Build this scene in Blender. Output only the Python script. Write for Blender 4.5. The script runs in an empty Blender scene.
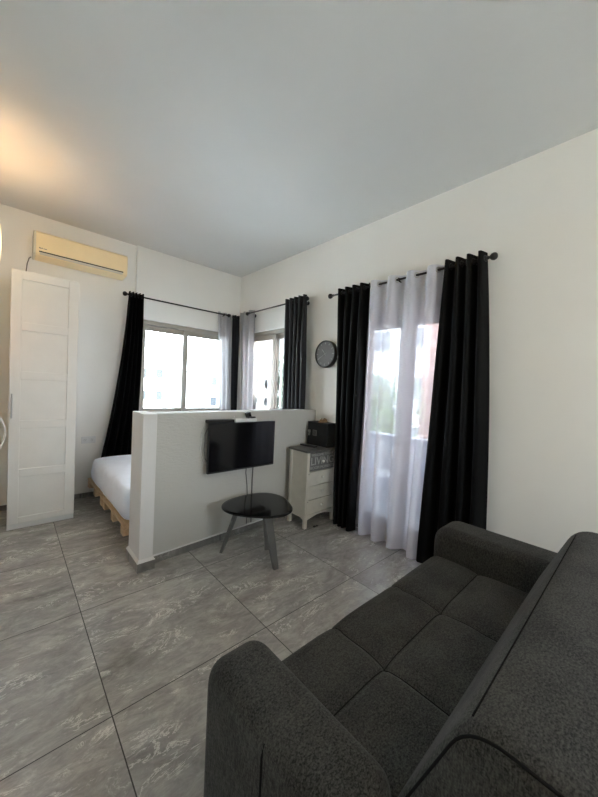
import bpy, bmesh, math, random
from mathutils import Vector, Matrix
random.seed(7)
PI = math.pi
S = bpy.context.scene
COL = S.collection
ORG = {}          # object name -> world origin
H = 3.12

# ------------------------------------------------------------------ materials
def new_mat(name):
    m = bpy.data.materials.new(name); m.use_nodes = True
    nt = m.node_tree
    return m, nt, nt.nodes['Principled BSDF'], nt.nodes['Material Output']
def coords(nt, scale=(1, 1, 1)):
    tc = nt.nodes.new('ShaderNodeTexCoord'); mp = nt.nodes.new('ShaderNodeMapping')
    mp.inputs['Scale'].default_value = scale
    g = nt.nodes.new('ShaderNodeNewGeometry')
    nt.links.new(g.outputs['Position'], mp.inputs['Vector'])
    return mp.outputs['Vector']
def noise(nt, vec, scale, detail=4, rough=.55, dist=0):
    n = nt.nodes.new('ShaderNodeTexNoise')
    n.inputs['Scale'].default_value = scale; n.inputs['Detail'].default_value = detail
    n.inputs['Roughness'].default_value = rough; n.inputs['Distortion'].default_value = dist
    nt.links.new(vec, n.inputs['Vector']); return n.outputs['Fac']
def ramp(nt, fac, stops):
    r = nt.nodes.new('ShaderNodeValToRGB'); e = r.color_ramp.elements
    while len(e) < len(stops): e.new(.5)
    for k, (p, c) in enumerate(stops):
        e[k].position = p; e[k].color = (*c, 1) if len(c) == 3 else c
    nt.links.new(fac, r.inputs['Fac']); return r.outputs['Color']
def bump(nt, b, fac, strength=.3, dist=.01, prev=None):
    n = nt.nodes.new('ShaderNodeBump'); n.inputs['Strength'].default_value = strength
    n.inputs['Distance'].default_value = dist; nt.links.new(fac, n.inputs['Height'])
    if prev: nt.links.new(prev, n.inputs['Normal'])
    nt.links.new(n.outputs['Normal'], b.inputs['Normal']); return n.outputs['Normal']
def mth(nt, op, a, b=None, c=None):
    n = nt.nodes.new('ShaderNodeMath'); n.operation = op
    for i, v in enumerate((a, b, c)):
        if v is None: continue
        if isinstance(v, (int, float)): n.inputs[i].default_value = v
        else: nt.links.new(v, n.inputs[i])
    return n.outputs[0]
def plain(name, col, rough=.5, metal=0, var=.06, nscale=8, bmp=0, bscale=40, bdist=.002, spec=.5, sheen=0):
    m, nt, b, o = new_mat(name)
    v = coords(nt); f = noise(nt, v, nscale)
    c0 = tuple(max(0, x * (1 - var)) for x in col); c1 = tuple(min(1, x * (1 + var)) for x in col)
    nt.links.new(ramp(nt, f, [(.3, c0), (.7, c1)]), b.inputs['Base Color'])
    b.inputs['Roughness'].default_value = rough; b.inputs['Metallic'].default_value = metal
    b.inputs['Specular IOR Level'].default_value = spec
    if sheen: b.inputs['Sheen Weight'].default_value = sheen
    if bmp: bump(nt, b, noise(nt, v, bscale, 3), bmp, bdist)
    return m

def plaster(name, col, rough=.75, scale=(1, 1, 1), bs=30, strength=.25, dist=.003):
    m, nt, b, o = new_mat(name)
    v = coords(nt)
    f = noise(nt, v, .9, 5, .6)
    base = ramp(nt, f, [(.25, tuple(x * .95 for x in col)), (.75, tuple(min(1, x * 1.02) for x in col))])
    nt.links.new(base, b.inputs['Base Color'])
    b.inputs['Roughness'].default_value = rough
    v2 = coords(nt, scale)
    f2 = noise(nt, v2, bs, 5, .6)
    n1 = bump(nt, b, f2, strength, dist)
    return m
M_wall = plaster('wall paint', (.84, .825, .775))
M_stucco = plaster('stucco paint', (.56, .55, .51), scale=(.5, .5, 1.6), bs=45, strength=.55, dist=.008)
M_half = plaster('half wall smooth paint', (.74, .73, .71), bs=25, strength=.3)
# ceiling, with faint damp marks along the right wall junction
def ceil_mat():
    m, nt, b, o = new_mat('ceiling paint')
    v = coords(nt)
    g = nt.nodes.new('ShaderNodeNewGeometry'); sp = nt.nodes.new('ShaderNodeSeparateXYZ')
    nt.links.new(g.outputs['Position'], sp.inputs[0])
    edge = mth(nt, 'MULTIPLY', mth(nt, 'ADD', sp.outputs['X'], .16), 7.0)      # 0 at -0.16m .. 1 at wall
    edge = nt_clamp = mth(nt, 'MAXIMUM', edge, 0)
    n = noise(nt, v, 9, 6, .7, .6)
    msk = mth(nt, 'MULTIPLY', mth(nt, 'GREATER_THAN', n, .56), edge)
    msk = mth(nt, 'MULTIPLY', msk, .12)
    mix = nt.nodes.new('ShaderNodeMix'); mix.data_type = 'RGBA'
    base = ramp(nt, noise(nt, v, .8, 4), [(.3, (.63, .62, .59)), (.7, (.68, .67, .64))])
    nt.links.new(msk, mix.inputs['Factor']); nt.links.new(base, mix.inputs['A'])
    mix.inputs['B'].default_value = (.42, .40, .37, 1)
    nt.links.new(mix.outputs['Result'], b.inputs['Base Color'])
    b.inputs['Roughness'].default_value = .8
    bump(nt, b, noise(nt, v, 22, 5, .6), .25, .004)
    return m
M_ceil = ceil_mat()

TX, TY, TS = -2.348, -2.189, .8
def tile_mat(name, ox, oy, size, rough=.2, grout=.0035, bright=1.0, use_z=False):
    m, nt, b, o = new_mat(name)
    g = nt.nodes.new('ShaderNodeNewGeometry'); sp = nt.nodes.new('ShaderNodeSeparateXYZ')
    nt.links.new(g.outputs['Position'], sp.inputs[0])
    def cell(s, off):
        q = mth(nt, 'DIVIDE', mth(nt, 'SUBTRACT', s, off), size)
        fl = mth(nt, 'FLOOR', q); fr = mth(nt, 'SUBTRACT', q, fl)
        d = mth(nt, 'MINIMUM', fr, mth(nt, 'SUBTRACT', 1.0, fr))
        return fl, mth(nt, 'MULTIPLY', d, size)
    fx, dx = cell(sp.outputs['X'], ox); fy, dy = cell(sp.outputs['Y'], oy)
    cmb = nt.nodes.new('ShaderNodeCombineXYZ'); nt.links.new(fx, cmb.inputs[0]); nt.links.new(fy, cmb.inputs[1])
    wn = nt.nodes.new('ShaderNodeTexWhiteNoise'); wn.noise_dimensions = '3D'; nt.links.new(cmb.outputs[0], wn.inputs['Vector'])
    sc = nt.nodes.new('ShaderNodeVectorMath'); sc.operation = 'MULTIPLY_ADD'
    nt.links.new(wn.outputs['Color'], sc.inputs[0]); sc.inputs[1].default_value = (9, 9, 9)
    nt.links.new(g.outputs['Position'], sc.inputs[2])
    mp = nt.nodes.new('ShaderNodeMapping'); mp.inputs['Rotation'].default_value = (0, 0, .75); mp.inputs['Scale'].default_value = (1, 2.2, 1)
    nt.links.new(sc.outputs[0], mp.inputs['Vector']); v = mp.outputs[0]
    f1 = mth(nt, 'ADD', mth(nt, 'MULTIPLY', noise(nt, v, 2.2, 8, .68, .9), .55), mth(nt, 'MULTIPLY', noise(nt, v, 11, 9, .78, .8), .45))
    a = .100 * bright
    base = ramp(nt, f1, [(.34, (a * .55, a * .535, a * .51)), (.5, (a, a * .965, a * .915)), (.66, (a * 1.55, a * 1.50, a * 1.41))])
    # pale veins: thin band where a distorted noise crosses its middle
    f2 = noise(nt, v, 4.2, 8, .72, 1.0)
    vein = mth(nt, 'ABSOLUTE', mth(nt, 'SUBTRACT', f2, .5))
    vein = mth(nt, 'SUBTRACT', 1.0, mth(nt, 'MULTIPLY', vein, 48)); vein = mth(nt, 'MAXIMUM', vein, 0)
    patch = mth(nt, 'MAXIMUM', mth(nt, 'MULTIPLY', mth(nt, 'SUBTRACT', noise(nt, v, 3.1, 4, .6), .5), 5), 0)
    vein = mth(nt, 'MINIMUM', mth(nt, 'MULTIPLY', vein, patch), .32)
    mx = nt.nodes.new('ShaderNodeMix'); mx.data_type = 'RGBA'
    nt.links.new(vein, mx.inputs['Factor']); nt.links.new(base, mx.inputs['A']); mx.inputs['B'].default_value = (.36 * bright, .35 * bright, .33 * bright, 1)
    gm = mth(nt, 'LESS_THAN', mth(nt, 'MINIMUM', dx, dy), grout)
    m2 = nt.nodes.new('ShaderNodeMix'); m2.data_type = 'RGBA'
    nt.links.new(gm, m2.inputs['Factor']); nt.links.new(mx.outputs['Result'], m2.inputs['A']); m2.inputs['B'].default_value = (.030, .029, .027, 1)
    nt.links.new(m2.outputs['Result'], b.inputs['Base Color'])
    r = mth(nt, 'ADD', mth(nt, 'MULTIPLY', noise(nt, v, 6, 3), .18), rough - .05)
    r = mth(nt, 'ADD', r, mth(nt, 'MULTIPLY', gm, .4)); nt.links.new(r, b.inputs['Roughness'])
    hgt = mth(nt, 'SUBTRACT', mth(nt, 'MULTIPLY', f1, .06), gm)
    bump(nt, b, hgt, .25, .002)
    return m
M_tile = tile_mat('grey stone tile', TX, TY, TS, bright=3.6, grout=.0022)
M_skirt = tile_mat('grey stone skirting', TX + .3, TY, TS, rough=.3, bright=2.0)

def fabric(name, c0, c1, scale=(1, 1, 1), bs=.6, sheen=.05):
    m, nt, b, o = new_mat(name)
    va = coords(nt, (210, 260, 55)); vb = coords(nt, (130, 170, 330)); vc = coords(nt)
    fa = noise(nt, va, 1, 2, .7); fb = noise(nt, vb, 1, 2, .7)
    f = mth(nt, 'MULTIPLY', mth(nt, 'ADD', fa, fb), .5)
    f = mth(nt, 'ADD', mth(nt, 'MULTIPLY', f, .8), mth(nt, 'MULTIPLY', noise(nt, vc, 5, 3), .2))
    nt.links.new(ramp(nt, f, [(.41, c0), (.60, c1)]), b.inputs['Base Color'])
    b.inputs['Roughness'].default_value = .95; b.inputs['Specular IOR Level'].default_value = .2
    b.inputs['Sheen Weight'].default_value = sheen; b.inputs['Sheen Roughness'].default_value = .6
    n1 = bump(nt, b, f, bs, .0015)
    bump(nt, b, noise(nt, coords(nt, (1, 2.2, 1)), 9, 4, .6, .6), .35, .012, n1)
    return m
M_sofa = fabric('charcoal woven fabric', (.010, .010, .0096), (.066, .064, .058))
M_pipe = plain('dark piping thread', (.010, .010, .0105), .95, spec=.1)
M_black_cloth = plain('black curtain cloth', (.0016, .0016, .0018), .75, sheen=.0, spec=.16, bmp=.3, bscale=300, bdist=.0006)
M_dark_cloth = plain('charcoal blackout cloth', (.008, .008, .011), .8, sheen=.1)
def sheer(name, col, t, trl, df):
    m, nt, b, o = new_mat(name)
    nt.nodes.remove(b)
    v = coords(nt, (260, 260, 12))
    f = noise(nt, v, 1, 2, .6)
    cc = ramp(nt, f, [(.3, tuple(x * .86 for x in col)), (.7, col)])
    T = nt.nodes.new('ShaderNodeBsdfTransparent'); L = nt.nodes.new('ShaderNodeBsdfTranslucent'); D = nt.nodes.new('ShaderNodeBsdfDiffuse')
    nt.links.new(cc, L.inputs['Color']); nt.links.new(cc, D.inputs['Color'])
    m1 = nt.nodes.new('ShaderNodeMixShader'); m1.inputs[0].default_value = df / (df + trl)
    nt.links.new(L.outputs[0], m1.inputs[1]); nt.links.new(D.outputs[0], m1.inputs[2])
    m2 = nt.nodes.new('ShaderNodeMixShader')
    # weave: transparency varies thread by thread
    fac = mth(nt, 'ADD', mth(nt, 'MULTIPLY', f, -.35), 1 - t + .175)
    nt.links.new(fac, m2.inputs[0]); nt.links.new(T.outputs[0], m2.inputs[1]); nt.links.new(m1.outputs[0], m2.inputs[2])
    nt.links.new(m2.outputs[0], o.inputs['Surface'])
    return m
M_sheer = sheer('white sheer voile', (.70, .70, .76), .12, .13, .70)
M_grey_cloth = sheer('light grey curtain cloth', (.50, .49, .50), .03, .30, .70)
def glass_mat(name, refl=.08, tint=(1, 1, 1)):
    m, nt, b, o = new_mat(name); nt.nodes.remove(b)
    T = nt.nodes.new('ShaderNodeBsdfTransparent'); T.inputs[0].default_value = (*tint, 1)
    G = nt.nodes.new('ShaderNodeBsdfGlossy'); G.inputs['Roughness'].default_value = .01
    fr = nt.nodes.new('ShaderNodeFresnel'); fr.inputs[0].default_value = 1.45
    n = noise(nt, coords(nt), 3, 2)
    ff = mth(nt, 'MULTIPLY', fr.outputs[0], mth(nt, 'ADD', mth(nt, 'MULTIPLY', n, .1), .9))
    mx = nt.nodes.new('ShaderNodeMixShader'); nt.links.new(ff, mx.inputs[0])
    nt.links.new(T.outputs[0], mx.inputs[1]); nt.links.new(G.outputs[0], mx.inputs[2]); nt.links.new(mx.outputs[0], o.inputs['Surface'])
    return m
M_glass = glass_mat('window glass', tint=(.97, .985, .98))
M_alu = plain('taupe aluminium', (.34, .31, .265), .45, .2)
M_doorframe = plain('pale taupe door frame', (.30, .275, .27), .5)
M_caulk = plain('white caulk', (.78, .77, .75), .6)
M_cab = plain('white wardrobe lacquer', (.74, .725, .68), .42, var=.02, bmp=.15, bscale=60)
M_cabside = plain('white wardrobe board', (.70, .70, .68), .5, var=.02)
M_metal = plain('brushed nickel', (.45, .44, .42), .32, .9)
M_blackmetal = plain('black rod metal', (.012, .012, .013), .35, .3)
M_ac = plain('yellow ivory plastic', (.93, .76, .46), .4, var=.02)  # one even yellow ivory tone for the housing
M_ac2 = plain('ivory plastic louvre', (.66, .60, .47), .4, var=.02)
M_blackpl = plain('black plastic', (.010, .010, .011), .35)
M_slot = plain('dark slot', (.012, .011, .010), .7)
M_screen = plain('glossy black screen', (.0045, .0045, .0055), .10, var=.02, spec=.5)
M_tabletop = plain('black glass table top', (.004, .004, .0045), .10, var=.02, spec=.3)
M_legs = plain('grey painted metal leg', (.13, .128, .122), .45, .2)
M_dres = plain('antique white dresser paint', (.60, .575, .50), .55, var=.05, nscale=14)
M_dresser_top = plain('dark grey dresser top', (.085, .083, .080), .45)
M_slate = plain('slate grey drawer front', (.145, .145, .14), .6, var=.12, nscale=18)
M_ink = plain('pale stencil ink', (.36, .36, .345), .7)
M_ceramic = plain('white ceramic knob', (.75, .74, .70), .2)
M_safe = plain('black powder coated steel', (.006, .006, .0075), .45, spec=.25, bmp=.15, bscale=300)
M_white = plain('white plastic', (.74, .74, .73), .35, var=.02)
M_sheet = plain('white bed linen', (.76, .80, .87), .85, var=.03, bmp=.5, bscale=7, bdist=.012)
def wood(name, a, b_, sc=(3, 30, 30)):
    m, nt, b, o = new_mat(name)
    f = noise(nt, coords(nt, sc), 1, 5, .6, 1.0)
    nt.links.new(ramp(nt, f, [(.3, a), (.7, b_)]), b.inputs['Base Color']); b.inputs['Roughness'].default_value = .7
    bump(nt, b, f, .3, .002); return m
M_pine = wood('raw pine', (.46, .31, .18), (.64, .48, .31), (30, 3, 30))
M_darkwood = wood('old brown wood', (.05, .035, .02), (.10, .07, .045))
M_brown = wood('brown carved wood', (.16, .085, .035), (.42, .27, .13), (40, 40, 40))
M_clockface = plain('grey clock dial', (.085, .085, .082), .6, var=.08, nscale=60)
M_tick = plain('pale clock marks', (.55, .55, .52), .5)
M_cord = plain('white cord', (.72, .71, .69), .5)
M_greycord = plain('grey cord', (.16, .155, .15), .5)

# ------------------------------------------------------------------ mesh builder
class MB:
    def __init__(s): s.bm = bmesh.new()
    def box(s, x0, x1, y0, y1, z0, z1, rot=None, piv=None):
        vs = [s.bm.verts.new((x, y, z)) for z in (z0, z1) for y in (y0, y1) for x in (x0, x1)]
        for f in ((0, 2, 3, 1), (4, 5, 7, 6), (0, 1, 5, 4), (2, 6, 7, 3), (0, 4, 6, 2), (1, 3, 7, 5)):
            s.bm.faces.new([vs[i] for i in f])
        if rot is not None:
            p = Vector(piv) if piv else Vector(((x0 + x1) / 2, (y0 + y1) / 2, (z0 + z1) / 2))
            for v in vs: v.co = p + rot @ (v.co - p)
        return s
    def loft(s, rings, closed=True, cap=True):
        R = [[s.bm.verts.new(p) for p in r] for r in rings]
        n = len(R[0])
        for a, b in zip(R, R[1:]):
            for i in range(n if closed else n - 1):
                j = (i + 1) % n
                s.bm.faces.new((a[i], a[j], b[j], b[i]))
        if cap and closed:
            s.bm.faces.new(list(reversed(R[0]))); s.bm.faces.new(R[-1])
        return s
    def cyl(s, p0, p1, r0, r1=None, n=20, cap=True):
        return s.tube([p0, p1], [r0, r0 if r1 is None else r1], n, cap)
    def tube(s, pts, r, n=10, cap=True):
        P = [Vector(p) for p in pts]; rings = []
        if not isinstance(r, (list, tuple)): r = [r] * len(P)
        t0 = (P[1] - P[0]).normalized()
        up = Vector((0, 0, 1)) if abs(t0.z) < .9 else Vector((1, 0, 0))
        a = t0.cross(up).normalized()
        for i, p in enumerate(P):
            t = (P[min(i + 1, len(P) - 1)] - P[max(i - 1, 0)]).normalized()
            a = (a - t * a.dot(t)).normalized(); b = t.cross(a)
            rings.append([p + (a * math.cos(2 * PI * k / n) + b * math.sin(2 * PI * k / n)) * r[i] for k in range(n)])
        return s.loft(rings, True, cap)
    def lathe(s, prof, c, axis=(0, 0, 1), n=28):
        ax = Vector(axis).normalized(); q = Vector((0, 0, 1)).rotation_difference(ax)
        rings = [[Vector(c) + q @ Vector((max(r, 1e-5) * math.cos(2 * PI * k / n), max(r, 1e-5) * math.sin(2 * PI * k / n), h)) for k in range(n)] for r, h in prof]
        return s.loft(rings, True, True)
    def sphere(s, c, r, n=16, sq=(1, 1, 1)):
        prof = [(r * math.sin(PI * k / 10), -r * math.cos(PI * k / 10)) for k in range(11)]
        rings = [[Vector(c) + Vector((max(a, 1e-5) * math.cos(2 * PI * k / n) * sq[0], max(a, 1e-5) * math.sin(2 * PI * k / n) * sq[1], h * sq[2])) for k in range(n)] for a, h in prof]
        return s.loft(rings)
    def torus(s, c, axis, R, r, n=20, m=8):
        ax = Vector(axis).normalized(); q = Vector((0, 0, 1)).rotation_difference(ax); rings = []
        for i in range(n + 1):
            t = 2 * PI * i / n
            rings.append([Vector(c) + q @ Vector(((R + r * math.cos(2 * PI * k / m)) * math.cos(t), (R + r * math.cos(2 * PI * k / m)) * math.sin(t), r * math.sin(2 * PI * k / m))) for k in range(m)])
        s.loft(rings, True, False); bmesh.ops.remove_doubles(s.bm, verts=s.bm.verts, dist=1e-6); return s
    def grid(s, fn, nu, nv):
        V = [[s.bm.verts.new(fn(i / nu, j / nv)) for i in range(nu + 1)] for j in range(nv + 1)]
        for j in range(nv):
            for i in range(nu): s.bm.faces.new((V[j][i], V[j][i + 1], V[j + 1][i + 1], V[j + 1][i]))
        return s
    def prism(s, pts, d):           # pts: list of 3-D points of a polygon, extruded by vector d
        d = Vector(d); return s.loft([[Vector(p) for p in pts], [Vector(p) + d for p in pts]])
    def build(s, name, mat, parent=None, smooth=False, bevel=0, seg=3, solid=0, sub=0, flip=False):
        bmesh.ops.recalc_face_normals(s.bm, faces=s.bm.faces) if not flip else None
        me = bpy.data.meshes.new(name); vs = [v.co for v in s.bm.verts]
        if parent is not None: org = ORG[parent]
        else:
            xs = [v.x for v in vs]; ys = [v.y for v in vs]; zs = [v.z for v in vs]
            org = Vector(((min(xs) + max(xs)) / 2, (min(ys) + max(ys)) / 2, min(zs)))
        for v in s.bm.verts: v.co -= org
        if smooth:
            for f in s.bm.faces: f.smooth = True
        s.bm.to_mesh(me); s.bm.free()
        ob = bpy.data.objects.new(name, me); COL.objects.link(ob)
        if mat: me.materials.append(mat)
        ORG[ob] = org
        if parent is not None: ob.parent = parent
        else: ob.location = org
        if sub:
            md = ob.modifiers.new('s', 'SUBSURF'); md.levels = sub; md.render_levels = sub
        if solid:
            md = ob.modifiers.new('t', 'SOLIDIFY'); md.thickness = solid
        if bevel:
            md = ob.modifiers.new('b', 'BEVEL'); md.width = bevel; md.segments = seg; md.limit_method = 'ANGLE'
            md.harden_normals = False
            for p in me.polygons: p.use_smooth = True
            md2 = ob.modifiers.new('w', 'WEIGHTED_NORMAL'); md2.keep_sharp = True
        return ob
def tag(o, label=None, cat=None, group=None, kind=None):
    if label: o['label'] = label
    if cat: o['category'] = cat
    if group: o['group'] = group
    if kind: o['kind'] = kind
    return o
def thing(name, loc, label, cat, group=None):
    o = bpy.data.objects.new(name, None); o.empty_display_size = .1; COL.objects.link(o)
    o.location = loc; ORG[o] = Vector(loc); return tag(o, label, cat, group)
def struct(o, label=None, cat=None): return tag(o, label, cat, kind='structure')
def copy_thing(root, loc, label):
    c = root.copy(); COL.objects.link(c); c.location = loc; c['label'] = label; ORG[c] = Vector(loc)
    for ch in list(root.children):
        d = ch.copy(); COL.objects.link(d); d.parent = c
        for g in list(ch.children):
            e = g.copy(); COL.objects.link(e); e.parent = d
    return c
def B(*a, **k): return MB().box(*a, **k)
def text_mesh(body, size, mat, name, parent, origin, xdir, up, depth=.001, align='CENTER', bold=0):
    cu = bpy.data.curves.new('txt', 'FONT'); cu.body = body; cu.size = size; cu.align_x = align; cu.align_y = 'CENTER'
    cu.extrude = depth; cu.offset = bold; cu.resolution_u = 3
    t = bpy.data.objects.new('txt', cu); COL.objects.link(t)
    bpy.context.view_layer.update()
    me = bpy.data.meshes.new_from_object(t.evaluated_get(bpy.context.evaluated_depsgraph_get()))
    bpy.data.objects.remove(t)
    X = Vector(xdir).normalized(); Y = Vector(up).normalized(); Z = X.cross(Y)
    R = Matrix((X, Y, Z)).transposed(); o0 = Vector(origin) - ORG[parent]
    for v in me.vertices: v.co = o0 + R @ v.co
    me.materials.clear(); me.materials.append(mat)
    ob = bpy.data.objects.new(name, me); COL.objects.link(ob); ob.parent = parent; ORG[ob] = ORG[parent]
    return ob

# ------------------------------------------------------------------ room shell
XL, YB = -3.0, -6.9     # left wall, rear wall
T = .24
struct(B(XL - T, T, YB - T, T, -.12, 0).build('floor', M_tile))
struct(B(XL - T, T, YB - T, T, H, H + .15).build('ceiling', M_ceil))
W1 = (-1.47, -.16, .94, 2.215)     # window in the back wall: x0,x1,z0,z1
W2 = (-1.50, -.20, .94, 2.215)     # window in the right wall: y0,y1,z0,z1
DR = (-3.38, -2.38, 0.0, 2.13)     # balcony door: y0,y1,z0,z1
w = MB()
w.box(XL - T, -1.515, .03, T, 0, H)
w.box(-1.515, W1[0], 0, T, 0, H); w.box(W1[1], T, 0, T, 0, H)
w.box(W1[0], W1[1], 0, T, 0, W1[2]); w.box(W1[0], W1[1], 0, T, W1[3], H)
struct(w.build('wall_back', M_wall))
w = MB()
w.box(0, T, W2[1], 0, 0, H); w.box(0, T, DR[1], W2[0], 0, H); w.box(0, T, YB, DR[0], 0, H)
w.box(0, T, W2[0], W2[1], 0, W2[2]); w.box(0, T, W2[0], W2[1], W2[3], H); w.box(0, T, DR[0], DR[1], DR[3], H)
struct(w.build('wall_right', M_wall))
struct(B(XL - T, XL, YB, T, 0, H).build('wall_left', M_wall))
WFILL = (-1.9, -.9, .95, 2.3)  # opening for an added rear window that lets in fill light
w = MB()
w.box(XL, WFILL[0], YB - T, YB, 0, H); w.box(WFILL[1], 0, YB - T, YB, 0, H)
w.box(WFILL[0], WFILL[1], YB - T, YB, 0, WFILL[2]); w.box(WFILL[0], WFILL[1], YB - T, YB, WFILL[3], H)
struct(w.build('wall_rear', M_wall))
# skirting
BH = .058
def skirt(name, *boxes):
    o = MB(); c = MB()
    for (x0, x1, y0, y1) in boxes:
        o.box(x0, x1, y0, y1, 0, BH); c.box(x0, x1, y0, y1, BH, BH + .006)
    r = o.build(name, M_skirt); struct(r)
    struct(c.build('caulk', M_caulk, r)); 
skirt('baseboard_back', (XL, -1.515, .018, .03), (-1.515, 0, -.012, 0))
skirt('baseboard_right', (-.012, 0, DR[1], -.012), (-.012, 0, YB, DR[0]))
skirt('baseboard_left', (XL, XL + .012, YB, .018))
skirt('baseboard_rear', (XL, 0, YB, YB + .012))

# half wall (partition)
HX0, HXP, HY, HZ = -1.962, -1.862, -1.852, 1.176
PYF, PYB = -1.965, -1.69           # front and rear faces of the end post
def wf(x): return -1.900 + (x + 1.862) * .110 / 1.862      # front face of the wall, very slightly out of square
def slab(name, x0, x1, y_off0, y_off1, z0, z1, mat, parent=None):
    pts = [(x0, wf(x0) + y_off0, z0), (x1, wf(x1) + y_off0, z0), (x1, wf(x1) + y_off1, z0), (x0, wf(x0) + y_off1, z0)]
    return MB().prism(pts, (0, 0, z1 - z0)).build(name, mat, parent)
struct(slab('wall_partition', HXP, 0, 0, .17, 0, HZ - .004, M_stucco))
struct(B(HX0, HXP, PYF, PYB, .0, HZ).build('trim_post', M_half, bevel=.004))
def frustum(mb, x0, x1, y0, y1, z0, z1, e):
    mb.loft([[(x0 - e, y0 - e, z0), (x1 + e, y0 - e, z0), (x1 + e, y1 + e, z0), (x0 - e, y1 + e, z0)],
             [(x0 - .001, y0 - .001, z1), (x1 + .001, y0 - .001, z1), (x1 + .001, y1 + .001, z1), (x0 - .001, y1 + .001, z1)]])
sk = struct(slab('baseboard_partition', HXP + .012, 0, -.012, 0, 0, BH, M_skirt))
struct(slab('caulk', HXP + .012, 0, -.013, 0, BH, BH + .008, M_caulk, sk))
o = MB(); e = .012
o.box(HX0 - e, HXP + e, PYF - e, PYF, 0, BH + e); o.box(HX0 - e, HX0, PYF, PYB, 0, BH + e)
o.box(HX0 - e, HXP + e, PYB, PYB + e, 0, BH + e); o.box(HXP, HXP + e, PYF, PYF + .06, 0, BH + e)
sk = struct(o.build('baseboard_post', M_skirt))
o = MB(); frustum(o, HX0, HXP, PYF, PYB, BH + .012, BH + .034, .014); struct(o.build('caulk', M_caulk, sk))

# ------------------------------------------------------------------ windows
def sliding_window(name, mapf, a0, a1, z0, z1, mull, flip=False):
    """mapf(s, d, z): s along the wall, d depth outward from the room face"""
    def bx(mb, s0, s1, d0, d1, q0, q1):
        p = mapf(s0, d0, q0); q = mapf(s1, d1, q1)
        mb.box(min(p[0], q[0]), max(p[0], q[0]), min(p[1], q[1]), max(p[1], q[1]), q0, q1)
    f = MB()
    bx(f, a0, a1, .03, .13, z1 - .055, z1); bx(f, a0, a1, .03, .13, z0, z0 + .05)
    bx(f, a0, a0 + .04, .03, .13, z0 + .05, z1 - .055); bx(f, a1 - .04, a1, .03, .13, z0 + .05, z1 - .055)
    fr = struct(f.build(name, M_alu, bevel=.004))
    i0, i1, j0, j1 = a0 + .04, a1 - .04, z0 + .05, z1 - .055
    for (s0, s1, d) in ((i0, mull + .035, .085), (mull - .035, i1, .045)):
        g = MB(); wd = .07
        bx(g, s0, s1, d, d + .03, j1 - wd, j1); bx(g, s0, s1, d, d + .03, j0, j0 + wd)
        bx(g, s0, s0 + wd, d, d + .03, j0 + wd, j1 - wd); bx(g, s1 - wd, s1, d, d + .03, j0 + wd, j1 - wd)
        sa = g.build('sash', M_alu, fr, bevel=.003)
        p = MB(); bx(p, s0 + wd, s1 - wd, d + .012, d + .016, j0 + wd, j1 - wd); p.build('pane', M_glass, sa)
    # sill board
    sl = MB(); bx(sl, a0, a1, -.02, .03, z0 - .02, z0); sl.build('sill', M_white, fr)
    return fr
sliding_window('window_1', lambda s, d, z: (s, d, z), W1[0], W1[1], W1[2], W1[3], -.835)
sliding_window('window_2', lambda s, d, z: (d, s, z), W2[0], W2[1], W2[2], W2[3], -.86)
sliding_window('window_fill_rear', lambda s, d, z: (s, YB - d, z), WFILL[0], WFILL[1], WFILL[2], WFILL[3], -1.45)  # unseen rear window, added to brighten the front of the room

# balcony door: two glazed leaves
f = MB()
f.box(.03, .14, DR[0], DR[1], DR[3] - .04, DR[3]); f.box(.03, .14, DR[0], DR[0] + .04, 0, DR[3] - .04); f.box(.03, .14, DR[1] - .04, DR[1], 0, DR[3] - .04)
f.box(.0, .2, DR[0] + .04, DR[1] - .04, 0, .012)
dfm = struct(f.build('door_1', M_doorframe, bevel=.003))
ym = (DR[0] + DR[1]) / 2
for a0, a1 in ((DR[0] + .042, ym - .002), (ym + .002, DR[1] - .042)):
    g = MB(); wd = .072; z0, z1 = .014, DR[3] - .042
    g.box(.06, .105, a0, a1, z1 - wd * .6, z1); g.box(.06, .105, a0, a1, z0, z0 + .16)
    g.box(.06, .105, a0, a0 + wd, z0 + .16, z1 - wd * .6); g.box(.06, .105, a1 - wd, a1, z0 + .16, z1 - wd * .6)
    lf = g.build('door_leaf', M_doorframe, dfm, bevel=.004)
    MB().box(.08, .086, a0 + wd, a1 - wd, z0 + .16, z1 - wd * .6).build('pane', M_glass, lf)
    if a0 > ym:
        h = MB(); h.box(.045, .06, ym + .02, ym + .05, 1.0, 1.18)
        h.tube([(.055, ym + .035, 1.09), (.015, ym + .035, 1.09), (.012, ym + .06, 1.09), (.012, ym + .15, 1.088)], .009, 8)
        h.build('door_handle', M_blackmetal, lf)

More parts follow.
